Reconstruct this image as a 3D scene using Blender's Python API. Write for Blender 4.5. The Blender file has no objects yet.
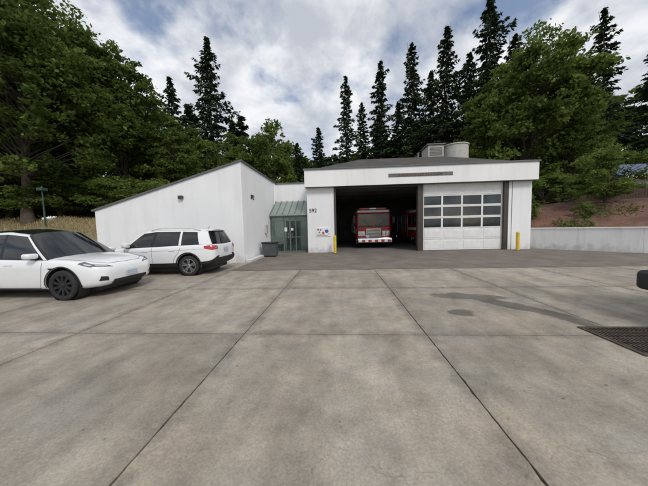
import bpy, bmesh, math, random
import numpy as np
from mathutils import Vector, Matrix
from mathutils.bvhtree import BVHTree
random.seed(7)
rng = np.random.default_rng(7)
D = bpy.data
scene = bpy.context.scene
col = scene.collection

# ------------------------------------------------------------------ helpers
def link(o, parent=None):
    col.objects.link(o)
    if parent is not None:
        o.parent = parent
    return o

def empty(name, loc=(0, 0, 0), rz=0.0):
    e = D.objects.new(name, None)
    e.empty_display_size = 0.5
    e.location = loc
    e.rotation_euler = (0, 0, rz)
    return link(e)

def mesh_obj(name, verts, faces, mats, idx=None, smooth=False, parent=None):
    me = D.meshes.new(name)
    me.from_pydata([tuple(v) for v in verts], [], [tuple(f) for f in faces])
    if not isinstance(mats, (list, tuple)):
        mats = [mats]
    for m in mats:
        me.materials.append(m)
    if idx is not None:
        me.polygons.foreach_set('material_index', idx)
    if smooth:
        me.polygons.foreach_set('use_smooth', [True] * len(me.polygons))
    me.update()
    o = D.objects.new(name, me)
    return link(o, parent)

def fixn(o):
    bm = bmesh.new(); bm.from_mesh(o.data)
    bmesh.ops.recalc_face_normals(bm, faces=bm.faces)
    bm.to_mesh(o.data); bm.free()
    return o

def box(name, x0, x1, y0, y1, z0, z1, mat, parent=None, bevel=0.0, seg=2):
    bm = bmesh.new()
    bmesh.ops.create_cube(bm, size=1)
    for v in bm.verts:
        v.co = Vector(((x0 + x1) / 2 + v.co.x * (x1 - x0), (y0 + y1) / 2 + v.co.y * (y1 - y0), (z0 + z1) / 2 + v.co.z * (z1 - z0)))
    if bevel > 0:
        bmesh.ops.bevel(bm, geom=bm.edges[:] , offset=bevel, segments=seg, affect='EDGES', profile=0.5)
    me = D.meshes.new(name); bm.to_mesh(me); bm.free()
    me.materials.append(mat)
    if bevel > 0.03:
        me.polygons.foreach_set('use_smooth', [True] * len(me.polygons))
        me.set_sharp_from_angle(angle=math.radians(40))
    return link(D.objects.new(name, me), parent)

def cyl(name, p0, p1, r, mat, parent=None, seg=20, r2=None):
    p0 = Vector(p0); p1 = Vector(p1)
    bm = bmesh.new()
    bmesh.ops.create_cone(bm, cap_ends=True, segments=seg, radius1=r, radius2=r if r2 is None else r2, depth=(p1 - p0).length)
    q = (p1 - p0).to_track_quat('Z', 'Y').to_matrix().to_4x4()
    bmesh.ops.transform(bm, matrix=Matrix.Translation((p0 + p1) / 2) @ q, verts=bm.verts)
    me = D.meshes.new(name); bm.to_mesh(me); bm.free()
    me.materials.append(mat)
    me.polygons.foreach_set('use_smooth', [True] * len(me.polygons))
    me.set_sharp_from_angle(angle=math.radians(40))
    return link(D.objects.new(name, me), parent)

def lathe(name, prof, mat, parent=None, seg=36, axis='y', loc=(0, 0, 0)):
    vs, fs = [], []
    n = len(prof)
    for i in range(seg):
        a = 2 * math.pi * i / seg
        for r, h in prof:
            if axis == 'y':
                vs.append((loc[0] + r * math.cos(a), loc[1] + h, loc[2] + r * math.sin(a)))
            elif axis == 'x':
                vs.append((loc[0] + h, loc[1] + r * math.cos(a), loc[2] + r * math.sin(a)))
            else:
                vs.append((loc[0] + r * math.cos(a), loc[1] + r * math.sin(a), loc[2] + h))
    for i in range(seg):
        j = (i + 1) % seg
        for k in range(n - 1):
            fs.append((i * n + k, i * n + k + 1, j * n + k + 1, j * n + k))
    o = mesh_obj(name, vs, fs, mat, smooth=True, parent=parent)
    fixn(o)
    o.data.set_sharp_from_angle(angle=math.radians(45))
    return o

def text(name, body, size, loc, rot, mat, parent=None, extrude=0.015, align='LEFT', sp=1.0, off=0.0):
    cu = D.curves.new(name, 'FONT'); cu.body = body; cu.size = size; cu.extrude = extrude
    cu.align_x = align; cu.space_character = sp; cu.offset = off
    cu.materials.append(mat)
    o = D.objects.new(name, cu); o.location = loc; o.rotation_euler = rot
    return link(o, parent)

# ------------------------------------------------------------------ materials
def base_mat(name):
    m = D.materials.new(name); m.use_nodes = True
    nt = m.node_tree
    return m, nt, nt.nodes['Principled BSDF']

def N(nt, t, **kw):
    n = nt.nodes.new(t)
    for k, v in kw.items():
        setattr(n, k, v)
    return n

def noise(nt, vec, scale, detail=5, rough=0.55, dist=0):
    n = N(nt, 'ShaderNodeTexNoise')
    n.inputs['Scale'].default_value = scale
    n.inputs['Detail'].default_value = detail
    n.inputs['Roughness'].default_value = rough
    n.inputs['Distortion'].default_value = dist
    nt.links.new(vec, n.inputs['Vector'])
    return n.outputs['Fac']

def mrange(nt, val, a, b, c, d, smooth=False):
    n = N(nt, 'ShaderNodeMapRange')
    if smooth:
        n.interpolation_type = 'SMOOTHSTEP'
    nt.links.new(val, n.inputs[0])
    for i, v in enumerate((a, b, c, d)):
        n.inputs[i + 1].default_value = v
    return n.outputs[0]

def math_(nt, op, a, b=None):
    n = N(nt, 'ShaderNodeMath', operation=op)
    for i, v in enumerate((a, b)):
        if v is None:
            continue
        if isinstance(v, (int, float)):
            n.inputs[i].default_value = v
        else:
            nt.links.new(v, n.inputs[i])
    return n.outputs[0]

def scale_col(nt, c, f):
    n = N(nt, 'ShaderNodeVectorMath', operation='SCALE')
    if isinstance(c, (tuple, list)):
        n.inputs[0].default_value = c[:3]
    else:
        nt.links.new(c, n.inputs[0])
    if isinstance(f, (int, float)):
        n.inputs['Scale'].default_value = f
    else:
        nt.links.new(f, n.inputs['Scale'])
    return n.outputs[0]

def mixc(nt, f, a, b):
    n = N(nt, 'ShaderNodeMix', data_type='RGBA')
    if isinstance(f, (int, float)):
        n.inputs[0].default_value = f
    else:
        nt.links.new(f, n.inputs[0])
    for i, v in ((6, a), (7, b)):
        if isinstance(v, (tuple, list)):
            n.inputs[i].default_value = (*v[:3], 1)
        else:
            nt.links.new(v, n.inputs[i])
    return n.outputs[2]

def bump(nt, bs, h, strength, dist=0.01):
    b = N(nt, 'ShaderNodeBump')
    b.inputs['Strength'].default_value = strength
    b.inputs['Distance'].default_value = dist
    nt.links.new(h, b.inputs['Height'])
    nt.links.new(b.outputs[0], bs.inputs['Normal'])

def mat(name, c, rough=0.6, metal=0.0, var=0.12, scale=4, bmp=0.0, bscale=40, coat=0.0, spec=0.5):
    m, nt, bs = base_mat(name)
    tc = N(nt, 'ShaderNodeTexCoord').outputs['Object']
    f = mrange(nt, noise(nt, tc, scale, 2), 0.3, 0.7, 1 - var, 1 + var)
    nt.links.new(scale_col(nt, c, f), bs.inputs['Base Color'])
    bs.inputs['Roughness'].default_value = rough
    bs.inputs['Metallic'].default_value = metal
    bs.inputs['Coat Weight'].default_value = coat
    bs.inputs['Coat Roughness'].default_value = 0.04
    bs.inputs['Specular IOR Level'].default_value = spec
    if bmp > 0:
        bump(nt, bs, noise(nt, tc, bscale, 4), bmp)
    return m

M_paint = mat('white_car_paint', (0.80, 0.81, 0.82), 0.28, coat=1.0, var=0.02)
M_glass = mat('dark_glass', (0.012, 0.015, 0.017), 0.03, var=0.3, spec=0.7)
M_doorglass = mat('door_glass', (0.022, 0.03, 0.034), 0.06, var=0.6, scale=1.5, spec=0.7)
M_rubber = mat('tyre_rubber', (0.022, 0.022, 0.022), 0.85, var=0.25, scale=12, bmp=0.2)
M_blackplastic = mat('black_plastic', (0.02, 0.02, 0.021), 0.55, var=0.15)
M_trim = mat('trim_gap', (0.012, 0.012, 0.012), 0.6)
M_alloy = mat('alloy', (0.55, 0.56, 0.58), 0.3, 0.9, var=0.05)
M_darkalloy = mat('dark_alloy', (0.03, 0.031, 0.034), 0.4, 0.5, var=0.1)
M_chrome = mat('chrome', (0.75, 0.76, 0.78), 0.12, 1.0, var=0.05)
M_redlens = mat('red_lens', (0.45, 0.012, 0.012), 0.12, coat=1)
M_clearlens = mat('clear_lens', (0.55, 0.57, 0.6), 0.1, 0.3, coat=1)
M_headdark = mat('headlamp_dark', (0.12, 0.125, 0.13), 0.12, 0.4, coat=1)
M_plate = mat('licence_plate', (0.45, 0.52, 0.6), 0.4, var=0.35, scale=25)
M_fire = mat('fire_red_paint', (0.36, 0.012, 0.011), 0.3, coat=0.8, var=0.06)
M_shutter = mat('shutter', (0.5, 0.5, 0.5), 0.4, 0.6)
M_white = mat('white_enamel', (0.78, 0.78, 0.76), 0.45, var=0.06)
M_yellow = mat('safety_yellow', (0.72, 0.5, 0.03), 0.5, var=0.15, scale=9)
M_bronze = mat('bronze_metal', (0.075, 0.062, 0.052), 0.45, 0.3, var=0.15)
M_plaque = mat('plaque_bronze', (0.15, 0.135, 0.11), 0.5, 0.2, var=0.2)
M_black = mat('black_paint', (0.015, 0.015, 0.015), 0.5)
M_flash = mat('grey_flashing', (0.13, 0.14, 0.14), 0.5, 0.3, var=0.15)
M_green_metal = mat('green_grey_metal', (0.30, 0.335, 0.31), 0.4, 0.1, var=0.2)
M_rib = mat('canopy_rib', (0.16, 0.19, 0.17), 0.5)
M_frame = mat('door_frame_green', (0.13, 0.165, 0.15), 0.45, 0.2)
M_hvac = mat('hvac_beige', (0.46, 0.44, 0.40), 0.6, var=0.12)
M_bin = mat('bin_grey', (0.07, 0.075, 0.08), 0.6, var=0.2)
M_blue = mat('sign_blue', (0.03, 0.12, 0.5), 0.5)
M_signred = mat('sign_red', (0.6, 0.03, 0.03), 0.5)
M_signgreen = mat('sign_green', (0.05, 0.35, 0.1), 0.5)
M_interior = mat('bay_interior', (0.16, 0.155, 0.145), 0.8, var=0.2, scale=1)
M_lamp_green = mat('lamp_green', (0.03, 0.08, 0.06), 0.5)
M_bark = mat('bark', (0.085, 0.065, 0.048), 0.9, var=0.35, scale=6)
M_house = mat('house_siding', (0.42, 0.43, 0.44), 0.7)
M_houseroof = mat('house_roof', (0.10, 0.14, 0.20), 0.8, var=0.2, scale=3)
M_wood = mat('dark_timber', (0.075, 0.045, 0.032), 0.8, var=0.35, scale=3)

def thin_glass(name, c, t, tint, rough=.04):
    m = D.materials.new(name); m.use_nodes = True
    nt = m.node_tree; bs = nt.nodes['Principled BSDF']
    bs.inputs['Base Color'].default_value = (*c, 1); bs.inputs['Roughness'].default_value = rough
    bs.inputs['Specular IOR Level'].default_value = 0.8
    tr = N(nt, 'ShaderNodeBsdfTransparent'); tr.inputs[0].default_value = (*tint, 1)
    mx = N(nt, 'ShaderNodeMixShader'); mx.inputs[0].default_value = t
    nt.links.new(bs.outputs[0], mx.inputs[1]); nt.links.new(tr.outputs[0], mx.inputs[2])
    nt.links.new(mx.outputs[0], nt.nodes['Material Output'].inputs[0])
    return m
M_eglass = thin_glass('entrance_glass', (0.06, 0.08, 0.075), .66, (.78, .88, .83))
M_canopy = thin_glass('canopy_glazing', (0.34, 0.38, 0.35), .45, (.8, .9, .85), .25)

def wall_mat(name, c, lo=0.90):
    m, nt, bs = base_mat(name)
    pos = N(nt, 'ShaderNodeNewGeometry').outputs['Position']
    mp = N(nt, 'ShaderNodeMapping'); mp.inputs['Scale'].default_value = (2.2, 2.2, 0.22)
    nt.links.new(pos, mp.inputs['Vector'])
    streak = mrange(nt, noise(nt, mp.outputs[0], 1.3, 5, 0.65), 0.48, 0.8, 1.0, lo)
    big = mrange(nt, noise(nt, pos, 0.5, 2), 0.3, 0.7, 0.96, 1.03)
    f = math_(nt, 'MULTIPLY', streak, big)
    sx = N(nt, 'ShaderNodeSeparateXYZ'); nt.links.new(pos, sx.inputs[0])
    zz = math_(nt, 'ADD', sx.outputs[2], mrange(nt, noise(nt, pos, 3, 4), 0.3, 0.7, -0.25, 0.25))
    dirt = mrange(nt, zz, 0.0, 0.4, 0.75, 1.0, True)
    f = math_(nt, 'MULTIPLY', f, dirt)
    nt.links.new(scale_col(nt, c, f), bs.inputs['Base Color'])
    bs.inputs['Roughness'].default_value = 0.85
    bump(nt, bs, noise(nt, pos, 22, 3), 0.3, 0.015)
    return m
M_wall = wall_mat('white_painted_stucco', (0.83, 0.835, 0.84))
M_ret = wall_mat('painted_concrete', (0.76, 0.76, 0.74), 0.75)
M_fascia = wall_mat('white_fascia', (0.85, 0.85, 0.84))

def concrete_mat():
    m, nt, bs = base_mat('weathered_concrete')
    geo = N(nt, 'ShaderNodeNewGeometry')
    pos = geo.outputs['Position']
    f = mrange(nt, noise(nt, pos, 0.55, 4, 0.6), 0.3, 0.7, 0.78, 1.18)
    f = math_(nt, 'MULTIPLY', f, mrange(nt, noise(nt, pos, 2.3, 7, 0.74), 0.3, 0.7, 0.66, 1.26))
    f = math_(nt, 'MULTIPLY', f, mrange(nt, noise(nt, pos, 45, 5, 0.85), 0.3, 0.7, 0.66, 1.30))
    f = math_(nt, 'MULTIPLY', f, mrange(nt, geo.outputs['Random Per Island'], 0, 1, 0.88, 1.08))
    sx = N(nt, 'ShaderNodeSeparateXYZ'); nt.links.new(pos, sx.inputs[0])
    def jd(o, off):
        a = math_(nt, 'ADD', o, off)
        return math_(nt, 'PINGPONG', a, 2.71 / 2)
    jx = jd(sx.outputs[0], 1.48 + 271); jy = jd(sx.outputs[1], -0.80 + 271)
    j = math_(nt, 'MINIMUM', jx, jy)
    j = math_(nt, 'ADD', j, mrange(nt, noise(nt, pos, 4, 4, 0.7), 0.3, 0.7, -0.12, 0.12))
    f = math_(nt, 'MULTIPLY', f, mrange(nt, j, 0.0, 0.18, 0.78, 1.0, True))
    f = math_(nt, 'MULTIPLY', f, mrange(nt, noise(nt, pos, 4.1, 3, 0.6), 0.66, 0.76, 1.0, 0.70))
    # scattered aggregate pits
    pv = N(nt, 'ShaderNodeTexVoronoi'); pv.inputs['Scale'].default_value = 26; nt.links.new(pos, pv.inputs['Vector'])
    f = math_(nt, 'MULTIPLY', f, mrange(nt, pv.outputs['Distance'], 0.05, 0.13, 0.72, 1.0))
    mpx = N(nt, 'ShaderNodeMapping'); mpx.inputs['Scale'].default_value = (1.6, 0.12, 1)
    nt.links.new(pos, mpx.inputs['Vector'])
    f = math_(nt, 'MULTIPLY', f, mrange(nt, noise(nt, mpx.outputs[0], 1.4, 4, 0.6), 0.35, 0.7, 1.10, 0.80))
    vo = N(nt, 'ShaderNodeTexVoronoi', feature='DISTANCE_TO_EDGE'); vo.inputs['Scale'].default_value = 0.30
    wv = N(nt, 'ShaderNodeVectorMath', operation='ADD')
    nn = N(nt, 'ShaderNodeTexNoise'); nn.inputs['Scale'].default_value = 1.6; nn.inputs['Detail'].default_value = 5
    nt.links.new(pos, nn.inputs['Vector'])
    nt.links.new(pos, wv.inputs[0]); nt.links.new(nn.outputs['Color'], wv.inputs[1])
    nt.links.new(wv.outputs[0], vo.inputs['Vector'])
    f = math_(nt, 'MULTIPLY', f, mrange(nt, vo.outputs['Distance'], 0.0, 0.0018, 0.74, 1.0))
    colr = mixc(nt, mrange(nt, noise(nt, pos, 0.9, 4, .6), 0.35, 0.65, 0, 1), (0.372, 0.318, 0.250), (0.330, 0.303, 0.258))
    c = scale_col(nt, colr, f)
    wet = None
    nz = mrange(nt, noise(nt, pos, 2.2, 5, 0.6), 0.3, 0.7, -0.3, 0.3)
    for (cx, cy, rx, ry, rot) in ((2.75, 5.45, 0.75, 0.28, -10), (3.35, 4.75, 0.95, 0.22, -52), (3.75, 3.95, 0.7, 0.10, -65), (2.15, 4.42, 0.27, 0.17, 5)):
        mp = N(nt, 'ShaderNodeMapping', vector_type='TEXTURE')
        mp.inputs['Location'].default_value = (cx, cy, 0)
        mp.inputs['Rotation'].default_value = (0, 0, math.radians(rot))
        mp.inputs['Scale'].default_value = (rx, ry, 1)
        nt.links.new(pos, mp.inputs['Vector'])
        ln = N(nt, 'ShaderNodeVectorMath', operation='LENGTH'); nt.links.new(mp.outputs[0], ln.inputs[0])
        d = math_(nt, 'ADD', ln.outputs['Value'], nz)
        w = mrange(nt, d, 0.80, 1.1, 1.0, 0.0, True)
        wet = w if wet is None else math_(nt, 'MAXIMUM', wet, w)
    c2 = mixc(nt, wet, c, scale_col(nt, c, 0.44))
    nt.links.new(c2, bs.inputs['Base Color'])
    nt.links.new(mrange(nt, wet, 0, 1, 0.88, 0.6), bs.inputs['Roughness'])
    bump(nt, bs, noise(nt, pos, 70, 3, 0.8), 0.45, 0.006)
    return m
M_conc = concrete_mat()

def ground_mat(name, c1, c2, s1=0.6, s2=60, rough=0.95, b=0.6, bd=0.02):
    m, nt, bs = base_mat(name)
    pos = N(nt, 'ShaderNodeNewGeometry').outputs['Position']
    cc = mixc(nt, mrange(nt, noise(nt, pos, s1, 5, 0.65), 0.35, 0.65, 0, 1), c1, c2)
    f = mrange(nt, noise(nt, pos, s2, 3, 0.7), 0.3, 0.7, 0.65, 1.35)
    nt.links.new(scale_col(nt, cc, f), bs.inputs['Base Color'])
    bs.inputs['Roughness'].default_value = rough
    bump(nt, bs, noise(nt, pos, s2, 3, 0.7), b, bd)
    return m
M_asph = ground_mat('old_asphalt', (0.135, 0.113, 0.094), (0.205, 0.175, 0.147), 1.2, 45, 0.92, 0.5, 0.01)
M_soil = ground_mat('bark_soil', (0.085, 0.043, 0.028), (0.19, 0.10, 0.07), 0.8, 9)
M_drygrass = ground_mat('dry_grass_ground', (0.26, 0.20, 0.11), (0.17, 0.15, 0.08), 0.5, 12)
M_earth = ground_mat('grassy_earth', (0.06, 0.075, 0.03), (0.10, 0.09, 0.05), 0.2, 6)
M_joint = ground_mat('joint_filler', (0.05, 0.035, 0.027), (0.085, 0.057, 0.042), 2, 60)
M_roof = ground_mat('dark_shingle', (0.05, 0.045, 0.042), (0.08, 0.07, 0.065), 1.2, 22, 0.9, 0.5)
M_floor = ground_mat('bay_floor', (0.16, 0.155, 0.15), (0.22, 0.21, 0.2), 1, 50, 0.5, 0.1)

def leaf_mat(name, dark, mid, light, trans=0.3):
    m = D.materials.new(name); m.use_nodes = True
    nt = m.node_tree
    nt.nodes.remove(nt.nodes['Principled BSDF'])
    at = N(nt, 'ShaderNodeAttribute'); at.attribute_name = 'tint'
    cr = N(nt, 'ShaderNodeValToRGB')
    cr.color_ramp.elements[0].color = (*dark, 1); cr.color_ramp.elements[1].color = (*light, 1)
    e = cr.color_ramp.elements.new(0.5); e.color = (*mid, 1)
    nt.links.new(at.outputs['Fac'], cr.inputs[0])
    df = N(nt, 'ShaderNodeBsdfDiffuse'); nt.links.new(cr.outputs[0], df.inputs[0])
    out = df.outputs[0]
    if trans > 0:
        tr = N(nt, 'ShaderNodeBsdfTranslucent')
        nt.links.new(scale_col(nt, cr.outputs[0], 1.6), tr.inputs[0])
        mx = N(nt, 'ShaderNodeMixShader'); mx.inputs[0].default_value = trans
        nt.links.new(out, mx.inputs[1]); nt.links.new(tr.outputs[0], mx.inputs[2])
        out = mx.outputs[0]
    nt.links.new(out, nt.nodes['Material Output'].inputs[0])
    return m
M_leafA = leaf_mat('maple_leaves', (0.042, 0.070, 0.017), (0.096, 0.140, 0.034), (0.18, 0.235, 0.062), .32)
M_leafB = leaf_mat('bright_leaves', (0.065, 0.105, 0.025), (0.125, 0.18, 0.044), (0.20, 0.26, 0.07), 0.35)
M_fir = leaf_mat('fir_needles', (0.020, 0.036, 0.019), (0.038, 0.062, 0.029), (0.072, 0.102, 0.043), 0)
M_straw = leaf_mat('straw', (0.22, 0.17, 0.09), (0.34, 0.27, 0.14), (0.45, 0.38, 0.22), 0)

# ------------------------------------------------------------------ camera
cam = D.cameras.new('Camera'); co = D.objects.new('Camera', cam); link(co)
cam.sensor_width = 36; cam.lens = 13.5; cam.clip_end = 2000; cam.clip_start = 0.05
R = Matrix.Rotation(math.radians(3.77), 4, 'Z') @ Matrix.Rotation(math.radians(90 - 3.85), 4, 'X') @ Matrix.Rotation(math.radians(-1.35), 4, 'Z')
co.matrix_world = Matrix.Translation((0, 0, 1.6)) @ R
scene.camera = co

# ------------------------------------------------------------------ world + sun
w = D.worlds.new('World'); scene.world = w; w.use_nodes = True
nt = w.node_tree
bg = nt.nodes['Background']
sky = N(nt, 'ShaderNodeTexSky', sky_type='NISHITA'); sky.sun_disc = False
SUN_EL, SUN_AZ = 46, 150
sky.sun_elevation = math.radians(SUN_EL); sky.sun_rotation = math.radians(SUN_AZ)
tc = N(nt, 'ShaderNodeTexCoord').outputs['Generated']
sx = N(nt, 'ShaderNodeSeparateXYZ'); nt.links.new(tc, sx.inputs[0])
zc = math_(nt, 'ADD', math_(nt, 'MAXIMUM', sx.outputs[2], 0.0), 0.42)
cx = N(nt, 'ShaderNodeCombineXYZ')
nt.links.new(math_(nt, 'DIVIDE', sx.outputs[0], zc), cx.inputs[0])
nt.links.new(math_(nt, 'DIVIDE', sx.outputs[1], zc), cx.inputs[1])
cov = mrange(nt, noise(nt, cx.outputs[0], 2.3, 6, 0.55, 0.1), 0.34, 0.49, 0.10, 1.0, True)
mp = N(nt, 'ShaderNodeMapping'); mp.inputs['Location'].default_value = (3.1, 7.7, 2.0)
nt.links.new(cx.outputs[0], mp.inputs[0])
sh = mrange(nt, noise(nt, mp.outputs[0], 3.6, 7, 0.58, 0.15), 0.36, 0.64, 0.0, 1.0, True)
ccol = mixc(nt, sh, (0.55, 0.58, 0.645), (0.97, 0.975, 0.99))
skyc = N(nt, 'ShaderNodeVectorMath', operation='SCALE'); skyc.inputs['Scale'].default_value = 0.14
nt.links.new(sky.outputs[0], skyc.inputs[0])
fin = mixc(nt, math_(nt, 'MULTIPLY', cov, 0.93), skyc.outputs[0], ccol)
nt.links.new(fin, bg.inputs['Color']); bg.inputs['Strength'].default_value = 1.03
sl = D.lights.new('sun', 'SUN'); sl.energy = 1.6; sl.angle = math.radians(14); sl.color = (1.0, 0.955, 0.89)
so = D.objects.new('sun', sl); link(so)
az, el = math.radians(SUN_AZ), math.radians(SUN_EL)
dvec = Vector((math.sin(az) * math.cos(el), math.cos(az) * math.cos(el), math.sin(el)))
so.rotation_euler = dvec.to_track_quat('Z', 'Y').to_euler()
so.location = dvec * 60
scene.view_settings.view_transform = 'Standard'; scene.view_settings.look = 'None'; scene.view_settings.exposure = 0

# ------------------------------------------------------------------ ground
mesh_obj('ground', [(-900, -900, -0.03), (900, -900, -0.03), (900, 900, -0.03), (-900, 900, -0.03)], [(0, 1, 2, 3)], M_earth)
mesh_obj('pavement_joint_filler', [(-18.2, -8, -0.014), (18, -8, -0.014), (18, 11.6, -0.014), (-18.2, 11.6, -0.014)], [(0, 1, 2, 3)], M_joint)
vs, fs = [], []
P = 2.71
xs = [-1.48 + P * k for k in range(-6, 8)]
ys = [0.80 + P * k for k in range(-3, 5)]
def slab(x0, x1, y0, y1):
    g = 0.008
    x0 += g; x1 -= g; y0 += g; y1 -= g
    pts = []
    def seg(a, b):
        n = max(2, int(math.dist(a, b) / 0.06))
        for i in range(n):
            t = i / n
            jt = 0 if i == 0 else 1
            j = random.gauss(0, 0.002) + (random.random() < 0.05) * random.uniform(0, 0.012)
            dx, dy = b[0] - a[0], b[1] - a[1]; L = math.hypot(dx, dy)
            pts.append((a[0] + dx * t - dy / L * j * jt, a[1] + dy * t + dx / L * j * jt))
    seg((x0, y0), (x1, y0)); seg((x1, y0), (x1, y1)); seg((x1, y1), (x0, y1)); seg((x0, y1), (x0, y0))
    b = len(vs); n = len(pts)
    for p in pts: vs.append((p[0], p[1], 0))
    for p in pts: vs.append((p[0], p[1], -0.02))
    fs.append(tuple(range(b, b + n)))
    for i in range(n):
        j = (i + 1) % n
        fs.append((b + i, b + n + i, b + n + j, b + j))
for i in range(len(xs) - 1):
    for j in range(6):
        slab(xs[i], xs[i + 1], ys[j], ys[j + 1])
Y_AS = ys[6]
for i in range(len(xs) - 1):
    if xs[i + 1] < -4.0:
        slab(xs[i], xs[i + 1], Y_AS, 11.5)
pav = mesh_obj('concrete_pavement', vs, fs, M_conc)
pts = []
n = 160
for i in range(n + 1):
    x = -4.17 + (19.0 + 4.17) * i / n
    pts.append((x, Y_AS + 0.015 + random.gauss(0, 0.012), 0.002))
b = len(pts)
for i in range(n + 1):
    x = -4.17 + (19.0 + 4.17) * i / n
    pts.append((x, 17.2 if x < -1.9 else (15.02 if x < 11.1 else 16.0), 0.002))
mesh_obj('asphalt_apron', pts, [(i, i + 1, b + i + 1, b + i) for i in range(n)], M_asph)
box('concrete_kerb', -4.45, -4.19, 11.12, 15.4, -0.02, 0.12, M_ret, bevel=0.015)

# drain grate
g = empty('drain_grate')
gx0, gx1, gy0, gy1 = 3.58, 5.4, 3.02, 3.74
mesh_obj('pit_shade_sheet', [(gx0, gy0, 0.004), (gx1, gy0, 0.004), (gx1, gy1, 0.004), (gx0, gy1, 0.004)], [(0, 1, 2, 3)], M_black, parent=g)  # flat black sheet on the slab paints the shade of an unmodelled pit
M_iron = mat('cast_iron', (0.09, 0.07, 0.055), 0.7, 0.4, var=0.4, scale=9, bmp=0.3)
box('frame_front', gx0 - .05, gx1 + .05, gy0 - .05, gy0, 0, 0.018, M_iron, g)
box('frame_back', gx0 - .05, gx1 + .05, gy1, gy1 + .05, 0, 0.018, M_iron, g)
box('frame_l', gx0 - .05, gx0, gy0, gy1, 0, 0.017, M_iron, g)
box('frame_r', gx1, gx1 + .05, gy0, gy1, 0, 0.017, M_iron, g)
vs2, fs2 = [], []
def addbox(vs, fs, x0, x1, y0, y1, z0, z1):
    b = len(vs)
    for z in (z0, z1):
        vs += [(x0, y0, z), (x1, y0, z), (x1, y1, z), (x0, y1, z)]
    fs += [(b, b+3, b+2, b+1), (b+4, b+5, b+6, b+7), (b, b+1, b+5, b+4), (b+1, b+2, b+6, b+5), (b+2, b+3, b+7, b+6), (b+3, b, b+4, b+7)]
x = gx0 + 0.02
while x < gx1 - 0.03:
    addbox(vs2, fs2, x, x + 0.022, gy0 + .001, gy1 - .001, 0.005, 0.016); x += 0.055
for k in range(1, 7):
    y = gy0 + (gy1 - gy0) * k / 7
    addbox(vs2, fs2, gx0 + .001, gx1 - .001, y - .007, y + .007, 0.0055, 0.0145)
mesh_obj('bars', vs2, fs2, M_iron, parent=g)

# ------------------------------------------------------------------ left bank, right bank
def sst(a, b, x):
    t = min(1, max(0, (x - a) / (b - a))); return t * t * (3 - 2 * t)
def lz(x, y):
    return 2.9 * sst(10.5, 21, y) * sst(-12.0, -16.0, x) + 0.08 * math.sin(x * 1.3 + y * 0.7) * sst(11, 14, y) - 0.035
vs, fs = [], []
nx, ny = 60, 60
for j in range(ny + 1):
    for i in range(nx + 1):
        x = -12.0 - 60 * (i / nx) ** 1.5; y = 9.8 + 70 * (j / ny) ** 1.5
        vs.append((x, y, lz(x, y)))
for j in range(ny):
    for i in range(nx):
        a = j * (nx + 1) + i; fs.append((a, a + 1, a + nx + 2, a + nx + 1))
mesh_obj('grass_bank', vs, fs, M_drygrass, smooth=True)

poly = [(11.28, 15.5), (14.3, 12.4), (18.6, 8.3), (24, 4.5)]
def pl(s):
    s = s * 3; k = min(2, int(s)); t = s - k
    a, b = poly[k], poly[k + 1]
    return a[0] + (b[0] - a[0]) * t, a[1] + (b[1] - a[1]) * t
def rz(d):
    return 1.08 + 1.9 * sst(0, 8, d)
vs, fs = [], []
ns, nd = 30, 40
for i in range(ns + 1):
    s = i / ns
    px, py = pl(s)
    a = math.radians(91 * (1 - s) ** 1.3 + 3)
    for j in range(nd + 1):
        d = 0.1 + 60 * (j / nd) ** 2
        xx, yy = px + math.cos(a) * d, py + math.sin(a) * d
        vs.append((xx, yy, rz(d) + 0.09 * math.sin(xx * 2.1) * math.cos(yy * 1.7) * min(1, d)))
for i in range(ns):
    for j in range(nd):
        a = i * (nd + 1) + j; fs.append((a, a + nd + 1, a + nd + 2, a + 1))
mesh_obj('earth_bank', vs, fs, M_soil, smooth=True)
rw = empty('retaining_wall')
for k in range(3):
    a, b = Vector((*poly[k], 0)), Vector((*poly[k + 1], 0))
    d = (b - a).normalized()
    L = (b - a).length
    o = box('wall_run', 0, L, -0.11, 0.11, 0, 1.17, M_ret, rw); o.matrix_local = Matrix.Translation(a) @ Matrix.Rotation(math.atan2(d.y, d.x), 4, 'Z')
    o = box('coping', -0.02, L + 0.02, -0.15, 0.15, 1.17, 1.24 + 0.002 * k, M_ret, rw, bevel=0.01); o.matrix_local = Matrix.Translation(a) @ Matrix.Rotation(math.atan2(d.y, d.x), 4, 'Z')
fn = empty('timber_fence')
fa, fb = Vector((20.0, 22.5, 2.75)), Vector((30, 18.0, 2.75))
fd = (fb - fa).normalized(); L = (fb - fa).length
vs2, fs2 = [], []
x = 0
while x < L:
    wdt = random.uniform(.13, .16)
    addbox(vs2, fs2, x, x + wdt, -.012, .012, 0, 1.3 + random.uniform(-.03, .03)); x += wdt + .012
for z in (.3, 1.0): addbox(vs2, fs2, 0, L, .014, .06, z, z + .09)
o = mesh_obj('boards', vs2, fs2, M_wood, parent=fn)
o.matrix_local = Matrix.Translation(fa) @ Matrix.Rotation(math.atan2(fd.y, fd.x), 4, 'Z')

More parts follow.
